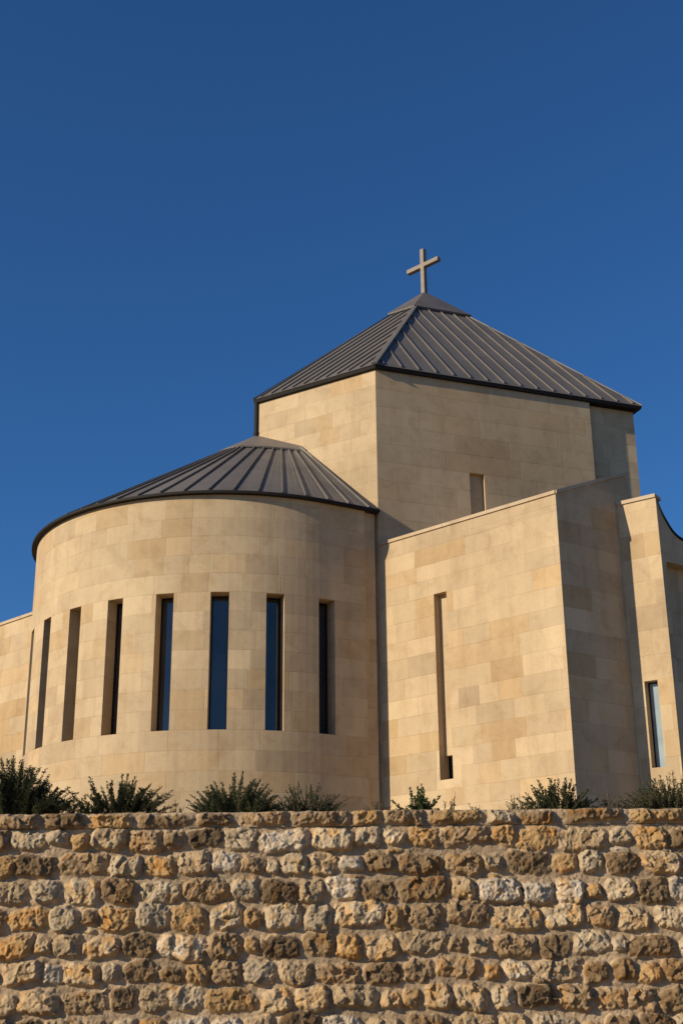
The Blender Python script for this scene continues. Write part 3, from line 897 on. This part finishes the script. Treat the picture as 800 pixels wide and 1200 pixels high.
for (xx, hw_, hh, sd, lb) in ((205, 0.05, 0.19, 21, 'thin dry weed stalk between the two spiky shrubs on the left'),
                              (524, 0.06, 0.22, 22, 'dry weed stalks below the tiny square window'),
                              (552, 0.05, 0.15, 25, 'short dry weed on the wall right of the tiny square window'),
                              (713, 0.17, 0.22, 23, 'wispy dry weeds at the foot of the shaded wall'),
                              (603, 0.07, 0.22, 24, 'thin dry weed left of the olive shrub at the corner'),
                              (437, 0.10, 0.18, 26, 'pale wispy weeds in the shade right of the apse')):
    shrub('weed', lb, 'weed', px(xx), SY - 0.03, hw_, hh, 7 if hw_ < .1 else 22, 3.2, sd, leaf=(0.012, 0.006), cols=((0.12, 0.10, 0.05), (0.22, 0.17, 0.09)), spread=1.0, bushy=0.4, group=G2)

# ================================================================== ground
def sheet(name, x0, x1, y0, y1, z, mat, nx=2, ny=2, rough=0):
    xs_, ys_ = np.linspace(x0, x1, nx), np.linspace(y0, y1, ny)
    v = [(x, y, z + (rough * math.sin(x * 3.1 + y * 1.7) * math.sin(y * 2.3 - x)) ) for y in ys_ for x in xs_]
    f = [(j * nx + i, j * nx + i + 1, (j + 1) * nx + i + 1, (j + 1) * nx + i) for j in range(ny - 1) for i in range(nx - 1)]
    me = bpy.data.meshes.new(name); me.from_pydata(v, [], f); me.update()
    o = obj(name, me, mat); o['kind'] = 'structure'; return o
sheet('ground', -3000, 3000, -3000, 3000, 0.0, EARTH)
sheet('terrace', -24, 24, WY + 0.43, 70, TERRACE + CAM_Z, EARTH, 60, 80, 0.012)

# ================================================================== camera and light
cam = bpy.data.cameras.new('camera'); co = bpy.data.objects.new('camera', cam); COL.objects.link(co)
cam.sensor_fit = 'VERTICAL'; cam.sensor_height = 36; cam.lens = 1511.0 / 1200 * 36
cam.clip_end = 8000; cam.clip_start = 0.05
co.matrix_world = Matrix.Translation((0, 0, CAM_Z)) @ Matrix.Rotation(math.radians(90 + 19.97), 4, 'X') @ Matrix.Rotation(math.radians(-0.54), 4, 'Z')
SC.camera = co

SUN_AZ, SUN_EL = 208.5, 22.0            # azimuth counted from +X towards +Y
sd = Vector((math.cos(math.radians(SUN_AZ)) * math.cos(math.radians(SUN_EL)), math.sin(math.radians(SUN_AZ)) * math.cos(math.radians(SUN_EL)), math.sin(math.radians(SUN_EL))))
sun = bpy.data.lights.new('sun', 'SUN'); so = bpy.data.objects.new('sun', sun); COL.objects.link(so)
sun.energy = 5.0; sun.angle = math.radians(0.5); sun.color = (1.0, 0.845, 0.62)
so.rotation_euler = (-sd).to_track_quat('-Z', 'Y').to_euler(); so.location = (-30, -20, 30)

w = bpy.data.worlds.new('World'); SC.world = w; w.use_nodes = True
nt = w.node_tree; nt.nodes.clear()
sky = nt.nodes.new('ShaderNodeTexSky'); sky.sky_type = 'NISHITA'; sky.sun_disc = False
sky.sun_elevation = math.radians(SUN_EL); sky.sun_rotation = math.radians(90 - SUN_AZ)
sky.altitude = 0; sky.air_density = 1.0; sky.dust_density = 0.3; sky.ozone_density = 9.1
bg = nt.nodes.new('ShaderNodeBackground'); bg.inputs['Strength'].default_value = 0.105
ow = nt.nodes.new('ShaderNodeOutputWorld')
hs = nt.nodes.new('ShaderNodeHueSaturation'); hs.inputs['Saturation'].default_value = 1.05
nt.links.new(sky.outputs[0], hs.inputs['Color']); nt.links.new(hs.outputs[0], bg.inputs[0]); nt.links.new(bg.outputs[0], ow.inputs[0])

SC.view_settings.view_transform = 'Standard'; SC.view_settings.look = 'None'
SC.view_settings.gamma = 1; SC.view_settings.use_curve_mapping = False
SC.view_settings.exposure = 0.0
